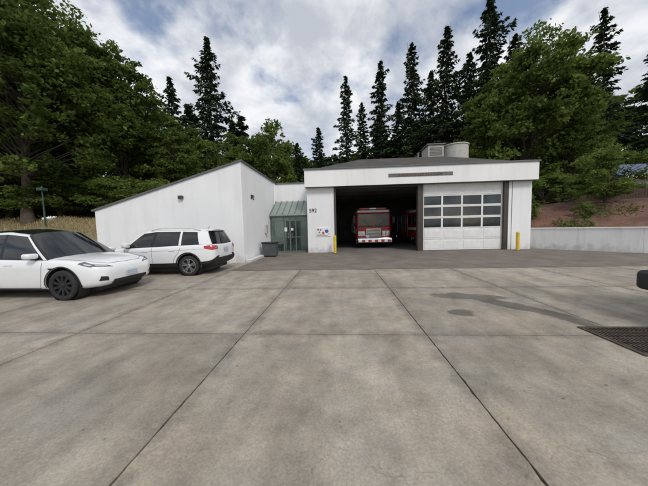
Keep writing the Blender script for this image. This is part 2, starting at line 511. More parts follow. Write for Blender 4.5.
# ------------------------------------------------------------------ buildings
fsn = empty('fire_station')
WX0, WX1, WY0, WY1 = -11.8, -4.48, 11.1, 17.0
def prism(name, prof, y0, y1, m, parent):
    n = len(prof)
    v = [(p[0], y0, p[1]) for p in prof] + [(p[0], y1, p[1]) for p in prof]
    f = [tuple(range(n)), tuple(range(2 * n - 1, n - 1, -1))]
    for i in range(n):
        j = (i + 1) % n; f.append((i, n + i, n + j, j))
    return fixn(mesh_obj(name, v, f, m, parent=parent))
prism('wing_walls', [(WX0, -0.02), (WX1, -0.02), (WX1, 4.66), (WX0, 2.62)], WY0, 21, M_wall, fsn)
prism('wing_roof_edge', [(WX0 - 0.12, 2.58), (WX1 + 0.06, 4.68), (WX1 + 0.06, 4.76), (WX0 - 0.12, 2.67)], WY0 - 0.06, 21.1, M_flash, fsn)
box('link_wall', WX1 + .001, -2.0, 17.0, 17.3, 0, 4.62, M_wall, fsn)
box('link_coping', WX1 + .07, -2.02, 16.94, 17.36, 4.62, 4.70, M_flash, fsn)
EY = 15.5
def quadprism(name, p, th, m):
    p = [Vector(q) for q in p]; nrm = (p[1] - p[0]).cross(p[3] - p[0]).normalized() * th
    vv = p + [q - nrm for q in p]
    return fixn(mesh_obj(name, vv, [(0,1,2,3),(7,6,5,4),(0,4,5,1),(1,5,6,2),(2,6,7,3),(3,7,4,0)], m, parent=fsn))
mesh_obj('entrance_canopy', [(-4.46, EY - 0.12, 2.47), (-2.03, EY - 0.12, 2.47), (-2.03, 16.98, 3.42), (-4.46, 16.98, 3.42)], [(0, 1, 2, 3)], M_canopy, parent=fsn)
for k in range(7):
    x = -4.44 + k * 0.393
    quadprism('canopy_rib', [(x, EY - 0.13, 2.51), (x + .045, EY - 0.13, 2.51), (x + .045, 16.97, 3.465), (x, 16.97, 3.465)], 0.05, M_rib)
box('entrance_gutter', -4.46, -2.03, EY - 0.22, EY - 0.13, 2.36, 2.46, M_green_metal, fsn)
box('entrance_head', -4.46, -2.03, EY - 0.02, EY + 0.10, 2.24, 2.36, M_frame, fsn)
box('entrance_sill', -4.46, -2.03, EY - 0.02, EY + 0.10, 0.0, 0.10, M_frame, fsn)
for x in [-4.46, -3.62, -2.84, -2.09, -3.23]:
    wd = 0.06 if x != -3.23 else 0.09
    box('entrance_mullion', x, x + wd, EY - 0.03, EY + 0.08, 0.1, 2.24, M_frame, fsn)
box('entrance_rail', -4.40, -2.09, EY - 0.012, EY + 0.05, 0.95, 1.01, M_frame, fsn)
box('entrance_transom', -4.40, -2.09, EY - 0.012, EY + 0.05, 2.02, 2.07, M_frame, fsn)
mesh_obj('entrance_glass', [(-4.40, EY + .025, .1), (-2.09, EY + .025, .1), (-2.09, EY + .025, 2.24), (-4.40, EY + .025, 2.24)], [(0, 1, 2, 3)], M_eglass, parent=fsn)
box('inner_door', -3.75, -2.75, 16.94, 16.99, 0.02, 2.1, M_frame, fsn)
box('inner_door_glass', -3.62, -2.88, 16.925, 16.935, 0.4, 1.95, M_glass, fsn)
box('inner_bench', -4.3, -3.9, 15.9, 16.8, 0.38, 0.45, M_wood, fsn)
box('inner_bench_base', -4.25, -3.95, 16.0, 16.7, 0.003, 0.38, M_bin, fsn)
box('door_notice', -3.55, -3.38, EY - 0.015, EY + 0.001, 1.35, 1.6, M_white, fsn)
box('door_notice', -3.12, -2.98, EY - 0.015, EY + 0.001, 1.4, 1.56, M_white, fsn)
cyl('door_pull', (-3.30, EY - 0.07, 0.9), (-3.30, EY - 0.07, 1.25), 0.015, M_chrome, fsn)
cyl('door_pull', (-3.05, EY - 0.07, 0.9), (-3.05, EY - 0.07, 1.25), 0.015, M_chrome, fsn)
GY = 15.0
GX0, GX1 = -1.98, 11.15
FB, FT = 3.98, 4.98
box('left_pier', GX0, -0.32, GY, GY + 0.3, 0, FB, M_wall, fsn)
box('left_jamb', -0.32, -0.2, GY - 0.03, GY + 0.3, 0, FB, M_bronze, fsn)
box('middle_pier', 4.68, 5.0, GY - 0.03, GY + 0.3, 0, FB, M_bronze, fsn)
box('right_jamb', 9.62, 9.86, GY - 0.03, GY + 0.3, 0, FB, M_bronze, fsn)
box('right_pier', 9.86, GX1, GY, GY + 0.3, 0, FB, M_wall, fsn)
box('right_pier_reveal', 10.05, 10.08, GY - 0.006, GY + 0.01, 0, FB, M_flash, fsn)
box('door_head', -0.2, 4.68, GY + 0.02, GY + 0.28, FB - .1, FB, M_bronze, fsn)
box('fascia', GX0 - 0.08, GX1 + 0.1, GY - 0.35, GY + 0.3, FB, FT, M_fascia, fsn, bevel=0.012)
box('fascia_cap', GX0 - 0.14, GX1 + 0.16, GY - 0.41, GY + 0.36, FT, FT + .08, M_flash, fsn)
box('soffit_strip', GX0 - 0.05, GX1 + 0.07, GY - 0.32, GY - 0.04, FB - .02, FB - .002, M_bronze, fsn)
box('side_wall_l', GX0, GX0 + 0.3, GY + 0.301, 27, 0, 4.95, M_wall, fsn)
box('side_wall_r', GX1 - 0.3, GX1, GY + 0.301, 27, 0, 4.95, M_wall, fsn)
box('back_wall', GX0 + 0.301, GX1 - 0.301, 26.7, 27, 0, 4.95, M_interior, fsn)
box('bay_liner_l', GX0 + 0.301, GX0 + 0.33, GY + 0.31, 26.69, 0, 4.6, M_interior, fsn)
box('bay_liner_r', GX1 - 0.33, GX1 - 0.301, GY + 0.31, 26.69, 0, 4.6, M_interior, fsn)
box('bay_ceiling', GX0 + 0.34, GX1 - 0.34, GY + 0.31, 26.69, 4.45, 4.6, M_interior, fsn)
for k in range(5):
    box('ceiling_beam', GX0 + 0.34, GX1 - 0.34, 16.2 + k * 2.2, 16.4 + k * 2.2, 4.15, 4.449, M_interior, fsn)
mesh_obj('bay_floor', [(GX0 + .3, GY + .02, 0.003), (GX1 - .3, GY + .02, 0.003), (GX1 - .3, 26.7, 0.003), (GX0 + .3, 26.7, 0.003)], [(0, 1, 2, 3)], M_floor, parent=fsn)
zr0, zr1 = 5.03, 6.75
v = [(GX0, GY, zr0), (GX1, GY, zr0), (GX1, 27.3, zr0), (GX0, 27.3, zr0), (GX0 + 3.6, GY + 4.5, zr1), (GX1 - 3.2, GY + 4.5, zr1), (GX1 - 3.2, 23.0, zr1), (GX0 + 3.6, 23.0, zr1)]
mesh_obj('roof', v, [(0, 1, 5, 4), (1, 2, 6, 5), (2, 3, 7, 6), (3, 0, 4, 7), (4, 5, 6, 7)], M_roof, parent=fsn)
box('roof_unit', 7.0, 8.2, 19.9, 21.4, 6.6, 7.75, M_hvac, fsn, bevel=0.03)
box('roof_unit_cap', 6.9, 8.3, 19.8, 21.5, 7.75, 7.83, M_flash, fsn)
for k in range(6):
    box('louvre', 7.12, 8.08, 19.87, 19.898, 6.95 + k * 0.11, 7.0 + k * 0.11, M_flash, fsn)
cyl('roof_tank', (9.35, 20.6, 6.3), (9.35, 20.6, 7.72), 0.95, M_hvac, fsn, seg=36)
cyl('roof_tank_rim', (9.35, 20.6, 7.72), (9.35, 20.6, 7.8), 1.0, M_hvac, fsn, seg=36)
cyl('vent_pipe', (6.2, 19.8, 6.5), (6.2, 19.8, 7.15), 0.08, M_flash, fsn)
DX0, DX1, DY = 5.0, 9.62, GY + 0.12
rows = [(0.02, 0.68), (0.68, 1.33), (1.33, 2.0), (2.0, 2.67), (2.67, 3.33), (3.33, 3.97)]
dw = (DX1 - DX0) / 4
for r, (z0, z1) in enumerate(rows):
    if r in (0, 1, 5):
        box('door_section', DX0, DX1, DY, DY + 0.06, z0 + .006, z1 - .006, M_white, fsn, bevel=0.006)
        for c in range(4):
            box('door_panel', DX0 + c * dw + .12, DX0 + (c + 1) * dw - .12, DY - 0.012, DY + 0.001, z0 + .1, z1 - .1, M_white, fsn, bevel=0.005)
    else:
        box('door_rail', DX0, DX1, DY, DY + 0.06, z0 + .004, z0 + .065, M_white, fsn)
        box('door_rail', DX0, DX1, DY, DY + 0.06, z1 - .065, z1 - .004, M_white, fsn)
        for c in range(5):
            xx = DX0 + c * dw
            a = 0.0 if c == 0 else -.05; b2 = 0.0 if c == 4 else .05
            if c == 0: b2 = 0.09
            if c == 4: a = -.09
            box('door_stile', xx + a, xx + b2, DY + 0.001, DY + 0.058, z0 + .065, z1 - .065, M_white, fsn)
        box('door_glass', DX0 + .05, DX1 - .05, DY + 0.03, DY + 0.04, z0 + .06, z1 - .06, M_doorglass, fsn)
box('door_seal', DX0, DX1, DY, DY + .05, 0.004, 0.022, M_black, fsn)
box('name_plaque', 2.9, 6.55, GY - 0.375, GY - 0.352, 4.39, 4.59, M_plaque, fsn, bevel=.004)
text('station_lettering', 'SOUTH HILLS STATION', 0.19, (4.72, GY - 0.377, 4.42), (math.radians(90), 0, 0), M_bronze, fsn, 0.006, 'CENTER', 1.3, 0.004)
text('street_number', '592', 0.32, (-1.86, GY - 0.012, 2.5), (math.radians(90), 0, 0), M_black, fsn, 0.012)
text('street_number', '892', 0.32, (WX1 + 0.012, 12.2, 3.1), (math.radians(90), 0, math.radians(90)), M_black, fsn, 0.012)
box('wall_lamp', -7.5, -7.3, WY0 - 0.14, WY0 - 0.001, 3.05, 3.2, M_bronze, fsn, bevel=0.01)
cyl('downpipe', (WX1 + .05, 16.6, 0.1), (WX1 + .05, 16.6, 4.6), 0.045, M_wall, fsn)
box('electric_box', WX1 + .001, WX1 + .13, 14.3, 14.6, 1.3, 1.8, M_hvac, fsn, bevel=0.01)
sg = empty('wall_sign')
box('board', -1.47, -0.56, GY - 0.03, GY - .002, 1.0, 1.54, M_white, sg, bevel=0.004)
def disc(x, z, r, m, k): cyl('dot', (x, GY - 0.029, z), (x, GY - 0.034 - 0.001 * k, z), r, m, sg, seg=24)
disc(-1.33, 1.42, .06, M_signred, 0); disc(-1.18, 1.40, .05, M_blue, 1); disc(-0.80, 1.32, .11, M_blue, 2); disc(-1.25, 1.25, .05, M_signgreen, 3); disc(-1.02, 1.22, .07, M_signred, 4); disc(-0.66, 1.16, .04, M_yellow, 5)
for k in range(3):
    box('caption_line', -1.40, -0.72 - .1 * k, GY - 0.0325, GY - .029, 1.035 + k * .035, 1.05 + k * .035, M_bin, sg)
for (x, y) in ((-0.30, 14.45), (10.0, 14.35)):
    b_ = empty('bollard', (x, y, 0))
    cyl('post', (0, 0, 0), (0, 0, 1.0), 0.085, M_yellow, b_)
    lathe('cap', [(0.085, 1.0), (0.075, 1.035), (0.045, 1.06), (0.0, 1.068)], M_yellow, b_, axis='z')
    cyl('base', (0, 0, 0), (0, 0, 0.02), 0.13, M_iron, b_)
wb = empty('waste_bin', (-3.9, 13.3, 0))
box('body', -.38, .38, -.25, .25, 0.06, 0.74, M_bin, wb, bevel=0.02)
box('lid', -.42, .42, -.29, .29, 0.741, 0.82, M_black, wb, bevel=0.025)
box('foot', -.34, .34, -.2, .2, 0.0, 0.06, M_black, wb)
for k in range(7):
    box('slat', -.34 + k * .1, -.27 + k * .1, -.262, -.251, .12, .68, M_bin, wb)
sl_ = empty('street_lamp', (-22.4, 17.2, 1.7))
cyl('pole', (0, 0, 0), (0, 0, 3.1), 0.06, M_lamp_green, sl_, r2=0.045)
cyl('base', (0, 0, 0), (0, 0, 0.25), 0.11, M_lamp_green, sl_)
box('head', -.22, .22, -.22, .22, 3.1, 3.32, M_lamp_green, sl_, bevel=0.03)
cyl('finial', (0, 0, 3.32), (0, 0, 3.45), 0.1, M_lamp_green, sl_, r2=0.02)
hs = empty('neighbour_house')
hx, hy = 29.2, 27.0
box('walls', hx, hx + 11, hy, hy + 8, 2.3, 5.9, M_house, hs)
v = [(hx - .8, hy - .8, 5.85), (hx + 11.8, hy - .8, 5.85), (hx + 11.8, hy + 8.8, 5.85), (hx - .8, hy + 8.8, 5.85), (hx - .8, hy + 4, 8.0), (hx + 11.8, hy + 4, 8.0)]
fixn(mesh_obj('roof', v, [(0, 1, 5, 4), (2, 3, 4, 5), (0, 4, 3), (1, 2, 5), (0, 3, 2, 1)], M_houseroof, parent=hs))
box('eave_board', hx - .82, hx + 11.8, hy - .84, hy - .805, 5.68, 5.87, M_white, hs)
for k in range(3):
    box('window', hx + .8 + k * 3, hx + 2.2 + k * 3, hy - .04, hy - .001, 3.9, 5.2, M_glass, hs)
    box('window_trim', hx + .7 + k * 3, hx + 2.3 + k * 3, hy - .025, hy - .002, 3.8, 5.3, M_white, hs)

# ------------------------------------------------------------------ vehicles
def evald(o):
    dg = bpy.context.evaluated_depsgraph_get(); dg.update()
    ev = o.evaluated_get(dg)
    me = D.meshes.new_from_object(ev)
    o.modifiers.clear(); o.data = me
    return o

def wheel(parent, x, y, r, w, side, spoke_m, nsp, name='wheel'):
    s = side
    h = w / 2
    lathe('tyre', [(r * .68, -h * .85), (r * .80, -h), (r * .93, -h * .98), (r * .985, -h * .8), (r, -h * .5), (r, h * .5), (r * .985, h * .8), (r * .93, h * .98), (r * .80, h), (r * .68, h * .85)], M_rubber, parent, loc=(x, y, r))
    lathe('rim', [(r * .70, s * h * .9), (r * .665, s * h * .92), (r * .64, s * h * .5), (r * .62, -s * h * .6)], spoke_m, parent, loc=(x, y, r))
    lathe('brake', [(0, s * h * .1), (r * .60, s * h * .1), (r * .60, -s * h * .1)], M_blackplastic, parent, loc=(x, y, r))
    vs, fs = [], []
    for k in range(nsp):
        for dd in ((-0.14, 0.14) if nsp == 5 else (0,)):
            a = 2 * math.pi * k / nsp + 0.3
            ca, sa = math.cos(a + dd * .35), math.sin(a + dd * .35)
            cb, sb = math.cos(a + dd * 1.3), math.sin(a + dd * 1.3)
            p0 = Vector((x + ca * r * .1, 0, r + sa * r * .1)); p1 = Vector((x + cb * r * .66, 0, r + sb * r * .66))
            t = (p1 - p0).normalized(); nn = Vector((-t.z, 0, t.x))
            w0, w1 = r * .075, r * (.055 if nsp == 5 else .09)
            b = len(vs)
            for (p, ww) in ((p0, w0), (p1, w1)):
                for yy in (y + s * h * .55, y + s * h * (.88 if p is p1 else .78)):
                    vs.append((p + nn * ww) + Vector((0, yy, 0))); vs.append((p - nn * ww) + Vector((0, yy, 0)))
            fs += [(b+2, b+3, b+7, b+6), (b, b+2, b+6, b+4), (b+3, b+1, b+5, b+7), (b+1, b, b+4, b+5), (b, b+1, b+3, b+2)]
    fixn(mesh_obj('spokes', vs, fs, spoke_m, parent=parent))
    lathe('hub', [(r * .17, s * h * .5), (r * .16, s * h * .84), (r * .10, s * h * .9), (0, s * h * .9)], spoke_m, parent, loc=(x, y, r))

def bvh_of(objs):
    vs, fs = [], []
    for o in objs:
        b = len(vs)
        vs += [v.co.copy() for v in o.data.vertices]
        fs += [tuple(i + b for i in p.vertices) for p in o.data.polygons]
    return BVHTree.FromPolygons(vs, fs)

def patch(name, bvh, corners, view, m, parent, n=(10, 4), off=0.004):
    vs = []
    for j in range(n[1] + 1):
        for i in range(n[0] + 1):
            u, v = i / n[0], j / n[1]
            a = Vector(corners[0]).lerp(Vector(corners[1]), u); b = Vector(corners[3]).lerp(Vector(corners[2]), u)
            p = a.lerp(b, v)
            if view == 'R': o, d = Vector((p[0], -3, p[1])), Vector((0, 1, 0))
            elif view == 'L': o, d = Vector((p[0], 3, p[1])), Vector((0, -1, 0))
            elif view == 'F': o, d = Vector((4, p[0], p[1])), Vector((-1, 0, 0))
            elif view == 'B': o, d = Vector((-4, p[0], p[1])), Vector((1, 0, 0))
            else: o, d = Vector((p[0], p[1], 4)), Vector((0, 0, -1))
            hit = bvh.ray_cast(o, d)
            if hit[0] is None:
                vs.append(None); continue
            nn = hit[1]
            if nn.dot(d) > 0: nn = -nn
            vs.append(hit[0] + nn * off - d * off * .5)
    idx = {}; out = []
    for k, p in enumerate(vs):
        if p is not None:
            idx[k] = len(out); out.append(p)
    fs = []
    for j in range(n[1]):
        for i in range(n[0]):
            q = [j * (n[0] + 1) + i, j * (n[0] + 1) + i + 1, (j + 1) * (n[0] + 1) + i + 1, (j + 1) * (n[0] + 1) + i]
            if all(k in idx for k in q):
                fs.append(tuple(idx[k] for k in q))
    if fs:
        return mesh_obj(name, out, fs, m, smooth=True, parent=parent)

def line(name, bvh, pts, view, m, parent, wd=0.009, off=0.002):
    for a, b in zip(pts[:-1], pts[1:]):
        a = Vector(a); b = Vector(b); t = (b - a).normalized(); nn = Vector((-t[1], t[0])) * wd / 2
        n = max(2, int((b - a).length / 0.05))
        patch(name, bvh, (a - nn, b - nn, b + nn, a + nn), view, m, parent, (n, 1), off)

def car(name, loc, rz_, st, ribs, P):
    root = empty(name, loc, rz_)
    vs, fs, mi = [], [], []
    for (x, zb, zs, zt, w) in st:
        half = [(0, zb), (.80 * w, zb), (.955 * w, zb + .07), (.985 * w, zb + .18), (w, zb + .45 * (zs - zb)), (.995 * w, zs - .16), (.965 * w, zs - .045), (.90 * w, zs + .005), (.55 * w, zs + .75 * (zt - zs)), (0, zt)]
        for (y, z) in half: vs.append((x, y, z))
        for (y, z) in half[-2:0:-1]: vs.append((x, -y, z))
    R_ = 18
    for i in range(len(st) - 1):
        for k in range(R_):
            k2 = (k + 1) % R_
            fs.append((i * R_ + k, i * R_ + k2, (i + 1) * R_ + k2, (i + 1) * R_ + k))
            kk = k if k < 9 else 17 - k
            mi.append(1 if (kk <= P.get('clad', 0)) else 0)
    fs.append(tuple(range(R_ - 1, -1, -1))); mi.append(P.get('cap', 0))
    fs.append(tuple((len(st) - 1) * R_ + k for k in range(R_))); mi.append(P.get('cap', 0))
    body = mesh_obj('body', vs, fs, [M_paint, M_blackplastic], mi, smooth=True, parent=root)
    fixn(body)
    m_ = body.modifiers.new('s', 'SUBSURF'); m_.levels = 3; m_.render_levels = 3
    evald(body)
    r = P['r']
    cuts = []
    for ax in (P['fa'], P['ra']):
        for s in (-1, 1):
            c = cyl('cut', (ax, s * (st[5][4] - .33), r + .01), (ax, s * 1.3, r + .01), r + .055, M_blackplastic, None, seg=48)
            bm_ = body.modifiers.new('b', 'BOOLEAN'); bm_.object = c; bm_.operation = 'DIFFERENCE'; bm_.solver = 'EXACT'
            cuts.append(c)
    body.parent = None
    evald(body)
    body.parent = root
    for c in cuts:
        D.objects.remove(c, do_unlink=True)
    body.data.polygons.foreach_set('use_smooth', [True] * len(body.data.polygons))
    body.data.set_sharp_from_angle(angle=math.radians(38))
    sxs = [s[0] for s in st]; szs = [s[2] for s in st]; sws = [s[4] for s in st]
    wr = P['wr']; crown = P['crown']; bf, bb, tf, tb = P['bulge']
    M_roofm = M_glass if P.get('glassroof') else M_paint
    mats = [M_paint, M_glass, M_trim, M_roofm]
    ys_f = [1, .94, .8, .6, .4, .2, 0, -.2, -.4, -.6, -.8, -.94, -1]
    T = [0.0, .04, .25, .5, .75, .93, 1.0]
    nr = len(ribs)
    vs, fs, mi = [], [], []
    def ribpt(i, t, s):
        xb, xr, zr = ribs[i][:3]
        z0 = np.interp(xb, sxs, szs) - 0.012; w0 = np.interp(xb, sxs, sws) * .925
        bow = math.sin(t * math.pi) * 0.022
        return Vector((xb + (xr - xb) * t, s * (w0 + (wr - w0) * t + bow), z0 + (zr - z0) * t))
    def roofpt(i, f):
        xb, xr, zr = ribs[i][:3]
        bul = tf * (1 - i / 2.0) if i < 2 else (-tb * (1 - (nr - 1 - i) / 2.0) if nr - 1 - i < 2 else 0)
        return Vector((xr + bul * (1 - f * f), f * wr, zr + crown * (1 - abs(f) ** 2.6)))
    for s in (1, -1):
        b = len(vs)
        for i in range(nr):
            for t in T: vs.append(ribpt(i, t, s))
        nT = len(T)
        for i in range(nr - 1):
            kind = ribs[i][3]
            for k in range(nT - 1):
                fs.append((b + i * nT + k, b + (i + 1) * nT + k, b + (i + 1) * nT + k + 1, b + i * nT + k + 1))
                if k == 0: mi.append(2 if kind != 0 else 0)
                elif k == nT - 2: mi.append(0)
                else: mi.append(kind)
    b = len(vs); nf = len(ys_f)
    for i in range(nr):
        for f in ys_f: vs.append(roofpt(i, f))
    for i in range(nr - 1):
        for k in range(nf - 1):
            fs.append((b + i * nf + k, b + i * nf + k + 1, b + (i + 1) * nf + k + 1, b + (i + 1) * nf + k))
            mi.append(0 if (k in (0, nf - 2) or i >= nr - 2) else 3)
    for (i, sgn, bb_, bt_) in ((0, 1, bf, tf), (nr - 1, -1, bb, tb)):
        b = len(vs); TT = [0, .05, .2, .4, .6, .8, .95, 1.0]
        for t in TT:
            e = ribpt(i, t, 1)
            for f in ys_f:
                bul = bb_ * (1 - t) + bt_ * t
                vs.append(Vector((e.x + sgn * bul * (1 - f * f), f * e.y, e.z + (crown * t + 0.02 * (1 - t)) * (1 - abs(f) ** 2.6))))
        for j in range(len(TT) - 1):
            for k in range(nf - 1):
                fs.append((b + j * nf + k, b + j * nf + k + 1, b + (j + 1) * nf + k + 1, b + (j + 1) * nf + k))
                edge = k in (0, nf - 2)
                if i == 0: mi.append(2 if edge or j == 0 else 1)
                else: mi.append(0 if edge else 1)
    gh = mesh_obj('greenhouse', vs, fs, mats, mi, smooth=True, parent=root)
    fixn(gh)
    gh.data.set_sharp_from_angle(angle=math.radians(35))
    bv = bvh_of([body, gh])
    bvb = bvh_of([body])
    for ax in (P['fa'], P['ra']):
        wy = P['wy']
        for s in (-1, 1):
            wheel(root, ax, s * wy, r, 0.235, s, P['wm'], P['nsp'])
            lathe('arch_liner', [(r + .05, -s * .02), (r + .052, -s * .30), (0.05, -s * .30)], M_blackplastic, root, loc=(ax, s * (st[5][4] - .03), r + .01))
    box('underbody', st[1][0] + .25, st[-2][0] - .25, -.62, .62, .17, .34, M_blackplastic, root)
    return root, body, gh, bv, bvb

def arch_trim(root, bvb, P, wd=.05):
    for s in (-1, 1):
        for ax in (P['fa'], P['ra']):
            r0 = P['r'] + .058
            nseg = 22
            vv, ff = [], []
            for q in range(nseg + 1):
                a = math.radians(-8 + 196 * q / nseg)
                for rr in (r0, r0 + wd / 2, r0 + wd):
                    xx, zz = ax + rr * math.cos(a), P['r'] + .01 + rr * math.sin(a)
                    h = bvb.ray_cast(Vector((xx, s * 3, zz)), Vector((0, -s, 0)))
                    yy = abs(h[0].y) if h[0] is not None and abs(h[0].y) > .7 else .88
                    vv.append((xx, s * (yy + .012), zz))
            for q in range(nseg):
                for k in range(2):
                    ff.append((q * 3 + k, q * 3 + k + 1, q * 3 + k + 4, q * 3 + k + 3))
            mesh_obj('arch_trim', vv, ff, M_blackplastic, smooth=True, parent=root)

# --- electric crossover (white, black glass roof)
stT = [(-2.37, .52, .94, .96, .62), (-2.33, .40, 1.04, 1.07, .78), (-2.18, .31, 1.10, 1.13, .88), (-1.9, .26, 1.10, 1.12, .93), (-1.4, .22, 1.07, 1.09, .955), (-.5, .20, 1.01, 1.04, .955), (.5, .20, .985, 1.03, .955), (1.0, .20, .975, 1.06, .955), (1.5, .20, .95, 1.035, .95), (1.85, .22, .905, .985, .925), (2.1, .24, .84, .905, .87), (2.26, .27, .765, .815, .79), (2.35, .33, .67, .70, .67), (2.38, .40, .57, .59, .52)]
rbT = [(1.10, .34, 1.555, 0), (1.01, .28, 1.565, 1), (-.08, -.18, 1.63, 2), (-.16, -.25, 1.632, 1), (-1.06, -1.0, 1.605, 2), (-1.13, -1.07, 1.60, 1), (-1.80, -1.62, 1.51, 0), (-2.10, -1.88, 1.45, 0)]
PT = dict(r=.36, fa=1.50, ra=-1.39, wr=.63, crown=.085, bulge=(.26, .16, .12, .08), glassroof=True, wm=M_darkalloy, nsp=10, wy=.83, clad=0)
def dress_T(root, body, gh, bv, bvb):
    arch_trim(root, bvb, PT, .028)
    for v in ('R', 'L'):
        line('door_gap', bvb, [(1.02, .94), (1.0, .6), (.92, .30)], v, M_trim, root)
        line('door_gap', bvb, [(-.12, .98), (-.13, .6), (-.18, .28)], v, M_trim, root)
        line('door_gap', bvb, [(-1.13, 1.02), (-1.02, .75), (-.86, .55), (-.80, .3)], v, M_trim, root)
        line('door_gap', bvb, [(.92, .295), (-.80, .295)], v, M_trim, root, wd=.012)
        patch('handle', bvb, [(.03, .84), (.25, .84), (.25, .865), (.03, .865)], v, M_chrome, root, (6, 2), .01)
        patch('handle', bvb, [(-.90, .87), (-.68, .87), (-.68, .895), (-.90, .895)], v, M_chrome, root, (6, 2), .01)
        patch('rocker', bvb, [(-.95, .205), (1.05, .205), (1.05, .28), (-.95, .28)], v, M_blackplastic, root, (20, 2), .004)
        patch('side_camera', bvb, [(1.20, .74), (1.32, .74), (1.30, .775), (1.18, .775)], v, M_trim, root, (4, 2), .006)
        s = -1 if v == 'R' else 1
        box('mirror', .70, .90, s * .98 - .11, s * .98 + .11, 1.0, 1.13, M_paint, root, bevel=.045, seg=3)
        box('mirror_foot', .76, .84, s * .90 - .06, s * .90 + .06, .97, 1.02, M_trim, root, bevel=.01)
    for s in (-1, 1):
        patch('headlamp', bvb, [(s * .42, .73), (s * .80, .78), (s * .84, .845), (s * .52, .78)], 'F', M_headdark, root, (14, 5), .006)
        patch('headlamp_lens', bvb, [(s * .54, .76), (s * .74, .787), (s * .76, .81), (s * .58, .785)], 'F', M_clearlens, root, (8, 2), .010)
        v = 'R' if s < 0 else 'L'
        patch('headlamp_side', bvb, [(2.14, .765), (1.86, .855), (1.92, .895), (2.16, .815)], v, M_headdark, root, (10, 4), .006)
        patch('headlamp_side_lens', bvb, [(2.12, .79), (1.98, .83), (1.99, .85), (2.13, .81)], v, M_clearlens, root, (6, 2), .010)
        patch('fog_vent', bvb, [(s * .60, .42), (s * .76, .43), (s * .74, .54), (s * .62, .52)], 'F', M_blackplastic, root, (6, 4), .006)
        patch('tail_lamp', bvb, [(s * .35, .90), (s * .85, .92), (s * .85, 1.01), (s * .35, .95)], 'B', M_redlens, root, (12, 4), .006)
    patch('lower_intake', bvb, [(-.52, .335), (.52, .335), (.48, .42), (-.48, .42)], 'F', M_blackplastic, root, (16, 4), .006)
    patch('licence_plate', bvb, [(-.17, .46), (.17, .46), (.17, .58), (-.17, .58)], 'F', M_plate, root, (6, 4), .02)
    line('hood_gap', bvb, [(1.25, .80), (1.7, .77), (2.05, .66), (2.22, .45), (2.24, 0)], 'T', M_trim, root)
    line('hood_gap', bvb, [(1.25, -.80), (1.7, -.77), (2.05, -.66), (2.22, -.45), (2.24, 0)], 'T', M_trim, root)
carA = car('electric_car', (-6.50 - 1.50, 5.22 + .95, 0), math.radians(-1), stT, rbT, PT)
dress_T(*carA)

stS = [(-2.26, .52, .98, .99, .66), (-2.23, .42, 1.05, 1.07, .80), (-2.12, .34, 1.09, 1.11, .875), (-1.85, .30, 1.10, 1.12, .905), (-1.34, .27, 1.09, 1.11, .92), (-.4, .26, 1.05, 1.07, .92), (.5, .26, 1.02, 1.04, .92), (.95, .26, 1.0, 1.05, .92), (1.35, .27, .985, 1.055, .915), (1.75, .28, .955, 1.02, .89), (2.0, .30, .90, .955, .84), (2.14, .33, .80, .845, .77), (2.22, .37, .68, .70, .68), (2.26, .44, .6, .61, .54)]
rbS = [(1.06, .42, 1.525, 0), (.97, .35, 1.535, 1), (.05, -.06, 1.585, 2), (-.04, -.14, 1.587, 1), (-.98, -.98, 1.575, 0), (-1.07, -1.05, 1.573, 1), (-1.72, -1.58, 1.545, 0), (-2.13, -1.93, 1.515, 0)]
PS = dict(r=.355, fa=1.35, ra=-1.34, wr=.635, crown=.085, bulge=(.24, .10, .10, .05), wm=M_alloy, nsp=5, wy=.80, clad=2)
